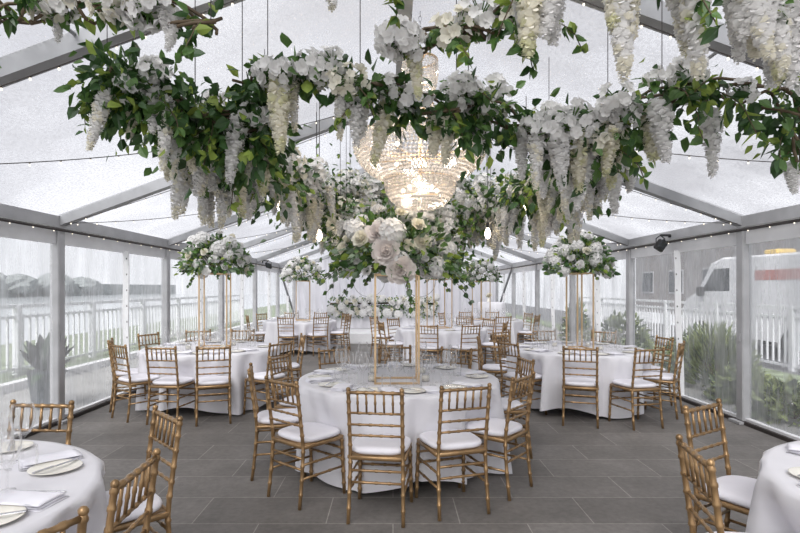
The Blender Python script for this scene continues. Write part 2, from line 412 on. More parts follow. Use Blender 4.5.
def chairmesh():
    G = M['gold']; t = chair0
    m = MB()
    for s in (-1, 1): m.box((s * .186, 0, .435), (.03, .37, .03), bev=.006)
    m.box((0, .186, .435), (.39, .03, .03), bev=.006); m.box((0, -.186, .435), (.36, .03, .03), bev=.006); m.box((0, 0, .444), (.36, .36, .012))
    obj('seat_frame', m, G, t, True)
    m = MB(); n = 32; prof = [(.93, .452), (1.0, .462), (1.02, .475), (1.0, .488), (.93, .496), (.7, .501), (.35, .503), (.001, .503)]
    vs = []
    for k, z in prof:
        for i in range(n):
            a = 2 * PI * i / n; ca, sa = math.cos(a), math.sin(a)
            e = 2 / 3.6; x = math.copysign(abs(ca) ** e, ca) * .200; y = math.copysign(abs(sa) ** e, sa) * .198
            x *= 1 + .04 * (y / .2); vs.append((x * k, y * k + .012, z))
    fs = [(j * n + i, j * n + (i + 1) % n, j * n + n + (i + 1) % n, j * n + n + i) for j in range(len(prof) - 1) for i in range(n)] + [tuple(range(n - 1, -1, -1))]
    m.add(vs, fs); obj('seat_cushion', m, M['cushion'], t, True)
    for s in (-1, 1): obj('back_post', backpost(s), G, t, True)
    for s in (-1, 1):
        pts, rs = bamboo(lambda z: (s * (.184 + .012 * (1 - z / .43)), .186 + .018 * (1 - z / .43), z), 0, .43, .0138, [.08, .17, .26, .35, .41])
        m = MB(); m.tube(pts, rs, 8); obj('front_leg', m, G, t, True)
    top = obj('top_rail', rod((-.178, by(.885), .885), (.178, by(.885), .885),   .0112, 5, 8), G, t, True)
    for z in (.745, .665, .59): obj('back_rail', rod((-.178, by(z), z), (.178, by(z), z), .0085, 4), G, t, True)
    for i in range(5):
        x = -.178 + .356 * (i + 1) / 6; obj('spindle', rod((x, by(.745), .745), (x, by(.885), .885), .0075, 1), G, top, True)
    for z in (.21, .31):
        for s in (-1, 1): obj('stretcher', rod((s * .186, -.2, z), (s * .188, .192, z), .009, 2), G, t, True)
    for z in (.27, .35):
        obj('stretcher', rod((-.18, -.19, z), (.18, -.19, z), .009, 3), G, t, True)
        obj('stretcher', rod((-.186, .19, z), (.186, .19, z), .009, 3), G, t, True)
chairmesh()
chair_used = [False]
def place_chair(x, y, h, label, group):
    """x, y: top of the back; h: heading (radians) of the sitter"""
    fx, fy = math.cos(h), math.sin(h)
    loc = (x + fx * .247, y + fy * .247, 0); rz = h - PI / 2
    if not chair_used[0]:
        chair_used[0] = True; o = chair0; o.location = loc; o.rotation_euler = (0, 0, rz); o['label'] = label; o['group'] = group
        return o
    return dup(chair0, loc, rz, label, group)

# ------------------------------------------------------------------ table ware prototypes
def plate_mesh():
    m = MB(); m.lathe([(.001, .004), (.06, .004), (.07, .006), (.105, .016), (.107, .018), (.104, .019), (.07, .010), (.055, .008), (.001, .008)], 36); return m.mesh('side_plate', M['plate'], True)
def lathe_mesh(name, prof, mat, n=24): m = MB(); m.lathe(prof, n); return m.mesh(name, mat, True)
WG = [(.034, 0), (.033, .003), (.006, .006), (.0035, .02), (.0035, .085), (.008, .097), (.026, .115), (.038, .145), (.040, .17), (.037, .195), (.033, .215), (.032, .215), (.036, .195), (.039, .17), (.037, .146), (.025, .117), (.001, .101)]
TB = [(.001, 0), (.033, 0), (.036, .004), (.040, .06), (.038, .105), (.036, .105), (.038, .06), (.034, .008), (.001, .007)]
FL = [(.030, 0), (.029, .003), (.005, .006), (.0035, .02), (.0035, .09), (.010, .10), (.022, .13), (.025, .17), (.021, .235), (.020, .235), (.023, .17), (.020, .132), (.001, .105)]
VT = [(.001, 0), (.035, 0), (.037, .003), (.037, .075), (.035, .075), (.034, .006), (.001, .006)]
WGm = lathe_mesh('wine_glass', WG, M['glass']); TBm = lathe_mesh('tumbler', TB, M['glass']); FLm = lathe_mesh('champagne_flute', FL, M['glass'], 18)
PLm = plate_mesh()
def napkin_mesh():
    m = MB()
    nx, ny = 8, 10; 
    for layer, (w, l, z0, dx) in enumerate(((.15, .25, .002, 0), (.142, .24, .011, .006), (.134, .235, .020, .012))):
        vs = []
        for j in range(ny + 1):
            for i in range(nx + 1):
                u = i / nx - .5; v = j / ny - .5
                vs.append((u * w + dx * .5, v * l, z0 + .005 * math.cos(u * PI) + .002 * math.sin(v * 9 + layer)))
        k = len(vs); vs += [(a, b, z0 - .0015) for a, b, c in vs]
        fs = []
        for j in range(ny):
            for i in range(nx):
                a = j * (nx + 1) + i; fs.append((a, a + 1, a + nx + 2, a + nx + 1)); fs.append((k + a, k + a + nx + 1, k + a + nx + 2, k + a + 1))
        bd = [i for i in range(nx + 1)] + [j * (nx + 1) + nx for j in range(1, ny + 1)] + [ny * (nx + 1) + i for i in range(nx - 1, -1, -1)] + [j * (nx + 1) for j in range(ny - 1, 0, -1)]
        for q in range(len(bd)): a, b = bd[q], bd[(q + 1) % len(bd)]; fs.append((a, k + a, k + b, b))
        m.add(vs, fs)
    return m.mesh('napkin', M['napkin'], True)
NPm = napkin_mesh()
def knife_mesh():
    m = MB(); m.box((0, -.055, .004), (.016, .10, .007), bev=.003); m.box((0, .055, .003), (.018, .12, .0025), bev=.001); return m.mesh('table_knife', M['steel'])
def fork_mesh():
    m = MB(); m.box((0, -.04, .003), (.012, .13, .005), bev=.002); m.box((0, .045, .003), (.022, .045, .003), bev=.001)
    for i in range(4): m.box((-.0085 + .0057 * i, .085, .003), (.003, .045, .0025))
    return m.mesh('table_fork', M['steel'])
KNm, FKm = knife_mesh(), fork_mesh()
VTm = lathe_mesh('holder', VT, M['glass'], 18)
CDm = lathe_mesh('candle', [(.001, .007), (.030, .007), (.031, .045), (.028, .05), (.001, .047)], M['candle'], 16)
TOP = .762
def put(name, me, x, y, z, rz, label, cat, group, s=1):
    o = link(name, me, None, (x, y, z), rz); o.scale = (s,) * 3; return tag(o, label, cat, group)

def round_table(cx, cy, r, seats, tname, detail, rot=.4, top=TOP):
    t = thing('round_table', 'round folding banquet table under the white cloth, ' + tname, 'table', (cx, cy, 0), 0, 'round banquet tables')
    m = MB(); m.lathe([(.001, top - .012), (r - .02, top - .012), (r - .012, top - .022), (r - .02, top - .035), (.001, top - .035)], 48); obj('tabletop', m, M['wood'], t, True)
    for k in range(4):
        a = PI / 4 + k * PI / 2; m = MB(); m.box((.45 * math.cos(a), .45 * math.sin(a), (top - .035) / 2), (.035, .035, top - .035)); obj('leg', m, M['beam'], t)
    n = 160; m = MB(); vs = [(0, 0, top)]; lev = [0, .03, .1, .2, .32, .45, .58, .7, .82, .92, 1]
    p1, p2 = U(0, 6), U(0, 6)
    for q in (.4, .8, .97):
        for i in range(n): a = 2 * PI * i / n; vs.append((r * q * math.cos(a), r * q * math.sin(a), top))
    lim = [(math.atan2(sy - cy, sx - cx), math.hypot(sx - cx, sy - cy) - .455) for sx, sy in [(s[0], s[1]) for s in seats]]
    for t_ in lev:
        for i in range(n):
            a = 2 * PI * i / n
            hem = .025 + .09 * (.5 - .5 * math.cos(4 * (a - rot))) ** 1.3
            z = top - .004 - (top - hem) * t_
            f = math.sin(11 * a + p1 + .8 * math.sin(3 * a)) * .55 + math.sin(23 * a + p2 + math.sin(5 * a)) * .45
            rad = r + .012 * min(1, t_ * 30) + .04 * t_ + .115 * t_ ** .55 * f
            bl = min(1, max(0, (t_ - .08) / .25))
            for la, lr in lim:
                d = abs((a - la + PI) % (2 * PI) - PI) * r
                w = 1 if d < .16 else max(0, 1 - (d - .16) / .09); w = w * w * (3 - 2 * w) * bl
                if rad > lr: rad = rad * (1 - w) + lr * w
            vs.append((rad * math.cos(a), rad * math.sin(a), z))
    fs = [(0, 1 + i, 1 + (i + 1) % n) for i in range(n)]
    for j in range(2 + len(lev)):
        for i in range(n): fs.append((1 + j * n + i, 1 + j * n + n + i, 1 + j * n + n + (i + 1) % n, 1 + j * n + (i + 1) % n))
    m.add(vs, fs)
    tag(obj('tablecloth', m, M['cloth'], None, True, (cx, cy, 0)), 'white cloth hanging in folds over the ' + tname, 'tablecloth', 'white round tablecloths')
    for i, s in enumerate(seats):
        a = math.atan2(s[1] - cy, s[0] - cx); ph = s[3]
        def pos(da, rr): return cx + rr * math.cos(a + da), cy + rr * math.sin(a + da)
        gk = .13 if tname.startswith('near') else .05; g = ' on the ' + tname; rz = a - PI / 2; z = top + .001
        x, y = pos(-.20, r * .80); pz = z
        put('side_plate', PLm, x, y, z - .003, rz, 'cream side plate%s, %s' % (g, ph), 'plate', 'side plates' + g)
        x, y = pos(.03, r * .80); put('napkin', NPm, x, y, z, rz + U(-.15, .15) + (.5 if i % 3 == 0 else 0), 'folded white napkin%s, %s' % (g, ph), 'napkin', 'napkins' + g)
        if detail:
            x, y = pos(-.215, r * .80); put('table_knife', KNm, x, y, z + .018, rz + .5 + U(-.2, .2), 'steel knife on a plate%s, %s' % (g, ph), 'knife', 'knives' + g)
            x, y = pos(.17, r * .80); put('table_fork', FKm, x, y, z, rz + PI + U(-.06, .06), 'steel fork%s, %s' % (g, ph), 'fork', 'forks' + g)
            x, y = pos(.24, r * (.52 + gk)); put('champagne_flute', FLm, x, y, z, 0, 'empty champagne flute%s, %s' % (g, ph), 'glass', 'flutes' + g)
        x, y = pos(.10, r * (.56 + gk)); put('wine_glass', WGm, x, y, z, 0, 'empty stemmed wine glass%s, %s' % (g, ph), 'glass', 'wine glasses' + g, 1.3)
        x, y = pos(.0, r * (.46 + gk)); put('wine_glass', WGm, x, y, z, 0, 'smaller stemmed glass, set further in,%s, %s' % (g, ph), 'glass', 'small stemmed glasses' + g, 1.08)
        x, y = pos(-.07, r * (.56 + gk)); put('tumbler', TBm, x, y, z, 0, 'clear stemless tumbler%s, %s' % (g, ph), 'glass', 'tumblers' + g)

# (x, y) = top of each chair's back on the ground plan; then what the label says of the chair; then its seat's phrase
G_ = 'gold bamboo-style chair '
TABLES = [
 ('centre table', .05, 4.93, .90, 1, True, [
  (-.12, 3.55, 'with its back square to the camera at the centre table', 'nearest the camera'),
  (.50, 3.68, 'right of the front one at the centre table, turned left', 'front right place'),
  (1.0, 4.12, 'edge-on at the front right of the centre table', 'right-hand place'),
  (1.20, 5.15, 'at the right rear of the centre table, facing left', 'right rear place'),
  (.70, 5.98, 'behind the centre table, right of the flower stand', 'back right place'),
  (.02, 6.25, 'behind the centre table, straight behind its flower stand', 'behind the flower stand'),
  (-.66, 6.0, 'behind the centre table, left of the flower stand', 'back left place'),
  (-1.12, 5.35, 'at the left rear of the centre table, facing right', 'left rear place'),
  (-1.22, 4.58, 'seen edge-on at the left of the centre table', 'left-hand place'),
  (-.82, 3.93, 'at the front left of the centre table, cushion showing', 'front left place')]),
 ('left middle table', -2.5, 7.4, .90, .7, True, [
  (-3.66, 7.0, 'nearest the left clear wall at the left middle table', 'beside the left wall'),
  (-3.28, 6.40, 'turned right at the front left of the left middle table', 'front left place'),
  (-2.66, 6.15, 'left of the two back-on chairs at the left middle table', 'front place, left of two'),
  (-2.06, 6.17, 'right of the two back-on chairs at the left middle table', 'front place, right of two'),
  (-1.38, 6.62, 'turned left, at the front right of the left middle table', 'front right place'),
  (-1.32, 7.72, 'edge-on at the right rear of the left middle table', 'right rear place'),
  (-2.42, 8.66, 'behind the left middle table, right of its flower stand', 'back right place'),
  (-3.10, 8.55, 'behind the left middle table, left of its flower stand', 'back left place'),
  (-3.62, 7.95, 'behind the left middle table, closest to the wall', 'back place by the wall')]),
 ('right middle table', 2.5, 7.3, .90, .3, True, [
  (2.12, 6.08, 'with its back square to the camera at the right middle table', 'nearest the camera'),
  (2.86, 5.98, 'right of the back-on one at the right middle table', 'front right place'),
  (3.55, 6.60, 'edge-on beside the right wall, facing the right middle table', 'right-hand place'),
  (3.72, 7.40, 'at the right rear of the right middle table by the wall', 'right rear place'),
  (1.42, 6.65, 'at the front left of the right middle table', 'front left place'),
  (1.20, 7.55, 'edge-on at the left of the right middle table', 'left-hand place'),
  (1.68, 8.35, 'at the left rear of the right middle table', 'left rear place'),
  (2.42, 8.60, 'behind the right middle table, left of its flower stand', 'back place'),
  (3.30, 8.40, 'behind the right middle table, right of its flower stand', 'back right place')]),
 ('table behind the centre one', 1.0, 11.0, .90, .5, False, [
  (.63, 9.75, 'back-on, left of two at the table behind the centre one', 'front left place'),
  (1.42, 9.75, 'back-on, right of two at the table behind the centre one', 'front right place'),
  (2.20, 10.5, 'at the right of the table behind the centre one', 'right-hand place'),
  (1.62, 12.2, 'far side of the table behind the centre one', 'back place'),
  (2.10, 11.75, 'right rear of the table behind the centre one', 'right rear place'),
  (-.24, 10.65, 'turned right, at the left of the table behind the centre one', 'left-hand place'),
  (.0, 11.9, 'left rear of the table behind the centre one', 'left rear place')]),
 ('far right table', 2.45, 14.0, .90, .2, False, [
  (2.62, 12.72, 'back-on at the front of the far right table', 'front place'),
  (1.75, 12.92, 'at the front left of the far right table', 'front left place'),
  (3.62, 14.4, 'at the right of the far right table by the wall', 'right-hand place'),
  (3.58, 13.3, 'edge-on at the front right of the far right table', 'front right place'),
  (2.82, 15.25, 'behind the far right table, right one', 'back right place'),
  (2.05, 15.25, 'behind the far right table, left one', 'back left place'),
  (1.32, 14.65, 'at the left of the far right table near the stage', 'left-hand place')]),
 ('far left table', -2.35, 13.6, .90, .9, False, [
  (-2.47, 12.33, 'back-on, left of two at the far left table', 'front left place'),
  (-1.67, 12.5, 'back-on, right of two at the far left table', 'front right place'),
  (-1.10, 13.3, 'edge-on at the right of the far left table', 'right-hand place'),
  (-1.25, 14.2, 'at the right rear of the far left table', 'right rear place'),
  (-3.56, 13.1, 'edge-on at the left of the far left table', 'left-hand place'),
  (-3.48, 14.2, 'at the left rear of the far left table', 'left rear place'),
  (-2.0, 14.85, 'behind the far left table, right one', 'back right place'),
  (-2.8, 14.82, 'behind the far left table, left one', 'back left place')]),
 ('near left table', -2.12, 2.02, .90, 2.2, True, [
  (-2.07, 3.17, 'across the near left table, facing the camera', 'far place'),
  (-1.22, 2.90, 'standing just right of the near left table, back turned', 'far right place'),
  (-.965, 2.03, 'edge-on at the right of the near left table', 'right-hand place'),
  (-1.01, 1.46, 'at the bottom edge of the photo, near left table', 'near place')]),
 ('near right table', 2.5, 2.05, .90, 2.6, True, [
  (1.80, 3.12, 'beyond the near right table, white cushion in full view', 'far place'),
  (1.26, 2.25, 'edge-on at the left of the near right table', 'left-hand place')]),
]
for tname, cx, cy, r, rot, det, seats in TABLES:
    fixed = []
    for x, y, d, ph in seats:
        a = math.atan2(y - cy, x - cx); rr = min(1.42, max(1.14 if tname.startswith('near') else 1.25, math.hypot(x - cx, y - cy)))
        x, y = cx + rr * math.cos(a), cy + rr * math.sin(a)
        place_chair(x, y, a + PI + U(-.05, .05), G_ + d, 'chairs around the ' + tname)
        fixed.append((x, y, d, ph))
    if tname == 'near left table':
        fixed2 = fixed + [(cx + 1.3 * math.cos(a), cy + 1.3 * math.sin(a), '', p) for a, p in ((2.25, 'far left place'), )]
    else: fixed2 = fixed
    round_table(cx, cy, r, fixed2, tname, det, rot)
place_chair(-.45, 12.5, -.45, G_ + 'standing alone in the aisle before the stage', 'chairs near the stage')
# candles at the foot of the flower stands
for tname, cx, cy in (('centre table', .05, 4.93), ('left middle table', -2.5, 7.4), ('right middle table', 2.5, 7.3)):
    for k, w in enumerate(('front left', 'front right', 'rear right', 'rear left')):
        a = PI * 1.25 + k * PI / 2
        t = thing('tealight_holder', 'clear tealight glass on the %s, %s of the flower stand' % (tname, w), 'candle holder', (cx + .33 * math.cos(a), cy + .33 * math.sin(a), TOP + .001), 0, 'tealights on the ' + tname)
        link('holder', VTm, t); link('candle', CDm, t)

# ------------------------------------------------------------------ flowers
PET = [M['petw'], M['petc'], M['petg'], M['petb'], M['leafm']]
def rdir():
    z = U(-1, 1); a = U(0, 2 * PI); q = math.sqrt(1 - z * z); return Vector((q * math.cos(a), q * math.sin(a), z))
def bloom_mesh(r, mi, layers=4, per=9):
    """round many-petalled bloom facing +z"""
    m = MB()
    for l in range(layers):
        t = (l + .6) / layers; n = max(4, int(per * (t + .25)))
        for i in range(n):
            a = 2 * PI * (i + .5 * l) / n + U(-.2, .2); tilt = 1.25 * (1 - t) + .15
            rad = Vector((math.cos(a), math.sin(a), 0))
            p = rad * (r * .25 * t) + Vector((0, 0, r * .15 * (1 - t)))
            d = rad * math.cos(tilt) + Vector((0, 0, math.sin(tilt)))
            m.petal(p, d, Vector((0, 0, 1)) - rad * .3, r * U(.75, 1), r * U(.75, .95), U(.2, .4), mi)
    m.ball((0, 0, r * .18), r * .42, 8, mi)
    for i in range(3):
        a = 2 * PI * i / 3; m.leaf(Vector((0, 0, -r * .12)), Vector((math.cos(a), math.sin(a), -.1)), r * .9, r * .5, 4)
    return m.mesh('bloom', PET, True)
def hydra_mesh(r, mi):
    m = MB()
    for i in range(64):
        z = 1 - 1.75 * (i + .5) / 64; a = i * 2.39996; q = math.sqrt(max(0, 1 - z * z)); d = Vector((q * math.cos(a), q * math.sin(a), z))
        p = d * r * U(.8, 1.0); tng = d.orthogonal().normalized(); tn2 = d.cross(tng)
        for k in range(4):
            b = k * PI / 2 + R(); m.petal(p, tng * math.cos(b) + tn2 * math.sin(b) + d * .25, d, r * .30, r * .28, .2, mi)
    m.ball((0, 0, -.05 * r), r * .75, 10, mi); return m.mesh('hydrangea', PET, True)
def raceme_mesh(ln, w, mi, mi2, nf):
    """hanging wisteria raceme, stalk at the origin, tip at -z"""
    m = MB(); ph = U(0, 6); bx, byy = U(-.04, .04), U(-.04, .04)
    def wid(t): return w * (.45 + .65 * min(1, t * 5)) * (1 - t ** 1.6 * .80)
    m.tube([(0, 0, .04)] + [(bx * t, byy * t, -ln * t) for t in (0, .1, .25, .4, .55, .7, .85, .97)], [.004] + [wid(t) * .55 for t in (0, .1, .25, .4, .55, .7, .85, .97)], 7, mi)
    for i in range(nf):
        t = (i + R()) / nf; z = -t * ln; a = i * 2.39996 + ph
        rad = wid(t) * U(.75, 1.15)
        d = Vector((math.cos(a), math.sin(a), U(-.3, .3))).normalized()
        c = Vector((bx * t, byy * t, z)); p = c + d * rad * .55
        s = w * (.62 - .30 * t) * U(.8, 1.15); k = mi2 if (R() < .22 or t > .85) else mi
        up = Vector((0, 0, 1)); sd = d.cross(up).normalized(); tw = U(-.5, .5); u2 = up * math.cos(tw) + sd * math.sin(tw); s2 = sd * math.cos(tw) - up * math.sin(tw)
        m.petal(p, d * .7 + u2 * .8, -d, s, s * 1.1, -.15, k); m.petal(p, d * .7 + s2 * .8, u2, s * .9, s * .9, .2, k)
        m.petal(p, d * .7 - s2 * .8, u2, s * .9, s * .9, .2, k); m.petal(p, d * .7 - u2 * .8, u2, s * .85, s * .8, .15, k)
    return m.mesh('wisteria_raceme', PET, True)
RAC = [raceme_mesh(.40, .072, 0, 0, 84), raceme_mesh(.46, .068, 0, 1, 92), raceme_mesh(.34, .070, 1, 1, 72), raceme_mesh(.42, .074, 1, 2, 84), raceme_mesh(.28, .066, 0, 0, 62), raceme_mesh(.52, .070, 0, 1, 100)]
def spray_mesh(mi):
    m = MB(); m.ball((0, 0, 0), .03, 8, mi)
    for i in range(22):
        u = rdir(); p = Vector((u.x * .09, u.y * .075, u.z * .06)) * U(.75, 1.1); d = (u + rdir() * .5).normalized(); tng = d.orthogonal().normalized(); tn2 = d.cross(tng); s = U(.024, .036)
        m.tube([(0, 0, 0), tuple(p)], .003, 4, 4)
        for k in range(5):
            b = k * 2 * PI / 5 + .3; m.petal(p, tng * math.cos(b) + tn2 * math.sin(b) + d * .45, d, s, s * .95, .2, mi)
    return m.mesh('blossom_spray', PET, True)
SPR = [spray_mesh(0) for _ in range(4)] + [spray_mesh(1)]
LEAFM = [M['leafd'], M['leafm'], M['leafl'], M['euca'], M['stem']]
def pick(w):
    q = R() * sum(w)
    for i, a in enumerate(w):
        q -= a
        if q <= 0: return i
    return 0
def lerp_path(P, t):
    k = t * (len(P) - 1); i = min(int(k), len(P) - 2); f = k - i; return Vector(P[i]).lerp(Vector(P[i + 1]), f)
def garland(label, P, nleaf, nrac, nspr, rad, racw, drop, leafw=(5, 4, 1.2, 0), trails=6, wires=True, dens=None, rz=(.0, 1), lsz=(.06, .12), nlow=0, group='hanging flower garlands'):
    P = [Vector(p) for p in P]; o = P[0].copy()
    t = thing('hanging_garland', label, 'flower garland', tuple(o), 0, group)
    lens = [(P[i + 1] - P[i]).length for i in range(len(P) - 1)]; tot = sum(lens)
    m = MB()
    for s in range(4):
        pts = []
        for i in range(25):
            q = lerp_path(P, i / 24) - o; pts.append(q + Vector((.05 * math.sin(i * .9 + s * 2), .05 * math.cos(i * 1.1 + s * 1.7), .05 * math.sin(i * .7 + s))))
        m.tube(pts, .008, 5, 0)
    tr = []
    for k in range(trails):
        b = lerp_path(P, U(.02, .98)) - o; d = Vector((U(-1, 1), U(-1, .4), U(-.9, .35))).normalized(); ln = U(.2, .45); pts = [b]
        for i in range(6): b = b + d * ln / 6; d = (d + Vector((U(-.3, .3), U(-.3, .3), -.22))).normalized(); pts.append(b)
        m.tube(pts, .003, 4, 0); tr.append(pts)
    obj('vine', m, M['stem'], t, True)
    m = MB()
    def w(): 
        while True:
            q = R()
            if dens is None or R() < dens(q): return q
    ncl = max(8, nleaf // 26); cl = [(w(), U(.6, 1.3)) for _ in range(ncl)]
    for i in range(nleaf):
        if R() < .72: tq, sc = random.choice(cl); tq += random.gauss(0, .05 / max(.6, tot) * 1.6)
        else: tq, sc = w(), 1
        tq = min(1, max(0, tq)); c = lerp_path(P, tq) - o
        off = Vector((random.gauss(0, rad * .5), random.gauss(0, rad * .5), random.gauss(-rad * .25, rad * .55))) * sc
        d = (off.normalized() + rdir() * .8 + Vector((0, -.15, -.45))).normalized(); ln = U(*lsz)
        m.leaf(c + off, d, ln, ln * U(.5, .72), pick(leafw))
    for pts in tr:
        for p in pts[1:]:
            for _ in range(4): ln = U(.045, .085); m.leaf(Vector(p), (rdir() + Vector((0, 0, -.4))), ln, ln * .6, pick((2, 4, 2.5, 0)))
    obj('foliage', m, LEAFM, t)
    for i in range(nrac):
        tq = w(); c = lerp_path(P, tq) - o + Vector((random.gauss(0, rad * .35), random.gauss(0, rad * .45), U(-rad * .7, rad * .15)))
        r_ = link('wisteria_raceme', RAC[pick(racw)], t, tuple(c)); s = U(.8, 1.12) * drop; r_.scale = (s, s, s * U(.85, 1.15)); r_.rotation_euler = (U(-.15, .15), U(-.15, .15), U(0, 6))
    for i in range(nspr):
        tq = w(); c = lerp_path(P, tq) - o + Vector((random.gauss(0, rad * .4), random.gauss(-.05, rad * .4), U(-rad * .4, rad * .7)))
        r_ = link('blossom_spray', random.choice(SPR), t, tuple(c)); s = U(.8, 1.25); r_.scale = (s,) * 3; r_.rotation_euler = (U(-.5, .5), U(-.5, .5), U(-.8, .8))
    if wires:
        n = max(2, int(tot / 1.0))
        for i in range(n + 1):
            c = lerp_path(P, i / n); x, y = c.x, c.y; e = MB(); e.tube([tuple(c - o), (x - o.x, y - o.y, roofz(x) - .0 - o.z)], .0025, 4); obj('hanging_wire', e, M['dark'], t)
    return t
garland('dense leafy garland cluster at the upper left, ahead of the chandelier', [(-1.48, 2.78, 2.66), (-1.30, 2.8, 2.62), (-1.05, 2.85, 2.52), (-.85, 2.9, 2.44), (-.70, 3.0, 2.50)],
        1500, 9, 7, .17, (3, 3, 4, 4, 3, 1), .80, (7, 4, 1.4, 0), trails=12, lsz=(.045, .095), dens=lambda q: .35 + .65 * abs(math.cos(q * PI)))
garland('thin leafy garland crossing in front of the chandelier top', [(-.80, 2.85, 2.62), (-.55, 2.85, 2.74), (-.3, 2.87, 2.70), (-.05, 2.85, 2.66), (.15, 2.9, 2.56), (.40, 2.85, 2.55)],
        400, 9, 9, .085, (3, 4, 3, 4, 2, 1), .78, (6, 4, 1.2, 0), trails=6, lsz=(.055, .11))
garland('white blossom garland spanning the upper right, ahead of the chandelier', [(.34, 2.88, 2.58), (.65, 2.95, 2.50), (1.0, 2.9, 2.38), (1.28, 2.8, 2.52), (1.5, 2.75, 2.62), (1.8, 2.75, 2.56), (2.03, 2.72, 2.52), (2.06, 2.72, 2.25)],
        780, 17, 34, .14, (4, 3, 3, 4, 3, 1), .80, (6, 4, 1.2, 0), trails=12, lsz=(.045, .095), dens=lambda q: (.45 + .55 * abs(math.cos(q * 3.3 * PI))) if q < .52 else .22)
garland('thick green garland with white racemes running back left of the chandelier', [(-1.18, 3.2, 2.56), (-1.08, 3.6, 2.54), (-.98, 4.1, 2.50), (-.85, 4.8, 2.50), (-.78, 5.5, 2.52)],
        1350, 72, 96, .23, (6, 5, 2, 1, 3, 2), .80, (4, 4, 1.8, 0), trails=8, lsz=(.045, .09))
garland('wide white and green garland hanging behind the chandelier', [(-.82, 5.75, 2.54), (-.35, 5.9, 2.54), (.1, 5.95, 2.50), (.55, 5.9, 2.54), (1.0, 5.75, 2.54)],
        3200, 96, 90, .38, (6, 5, 2, 1, 3, 3), .90, (2.5, 4, 1.4, 1.5), trails=12, lsz=(.045, .085))
garland('white and green garland running back right of the chandelier', [(1.0, 5.5, 2.44), (1.12, 4.9, 2.44), (1.22, 4.2, 2.42), (1.26, 3.6, 2.44), (1.28, 3.2, 2.44)],
        1700, 54, 40, .20, (6, 4, 2, 3, 3, 2), .82, (5, 4, 1.2, .4), trails=8, lsz=(.045, .09))
garland('greenery drop hanging left of the centre flower dome', [(-.52, 5.3, 2.42), (-.46, 5.28, 2.2), (-.42, 5.25, 1.98)],
        620, 12, 12, .16, (6, 4, 2, 1, 3, 2), .8, (3, 4, 1.2, 2), trails=6, lsz=(.045, .085), group=None)
garland('greenery drop hanging right of the centre flower dome', [(.50, 5.3, 2.40), (.54, 5.28, 2.2), (.52, 5.25, 2.0)],
        560, 13, 12, .16, (6, 4, 2, 1, 3, 2), .8, (3, 4, 1.2, 2), trails=6, lsz=(.045, .085), group=None)
garland('slender blossom vine overhead, right of the chandelier crown', [(.02, 2.6, 2.74), (.2, 2.58, 2.80), (.45, 2.5, 2.80), (.70, 2.45, 2.86)],
        100, 2, 8, .04, (3, 2, 2, 1, 3, 0), .6, (3, 4, 3, 0), trails=5, lsz=(.04, .08))
garland('high white blossom garland overhead at the upper right', [(.55, 2.15, 2.98), (.95, 2.2, 2.92), (1.4, 2.2, 2.88), (1.75, 2.25, 2.86)],
        190, 22, 12, .09, (4, 3, 3, 5, 2, 2), .92, trails=6, lsz=(.05, .09))
garland('thin blossom vine overhead at the upper left', [(-1.9, 2.35, 2.80), (-1.5, 2.4, 2.83), (-1.1, 2.35, 2.80), (-.78, 2.3, 2.72)],
        110, 3, 9, .04, (3, 1, 1, 0, 3, 0), .55, (3, 4, 3, 0), trails=3, lsz=(.05, .09))
garland('short blossom vine overhead at the top centre', [(-.75, 2.15, 3.03), (-.35, 2.15, 3.03), (.05, 2.2, 3.0)],
        60, 4, 5, .05, (3, 2, 2, 1, 3, 0), .7, (3, 4, 3, 0), trails=2, lsz=(.04, .08))

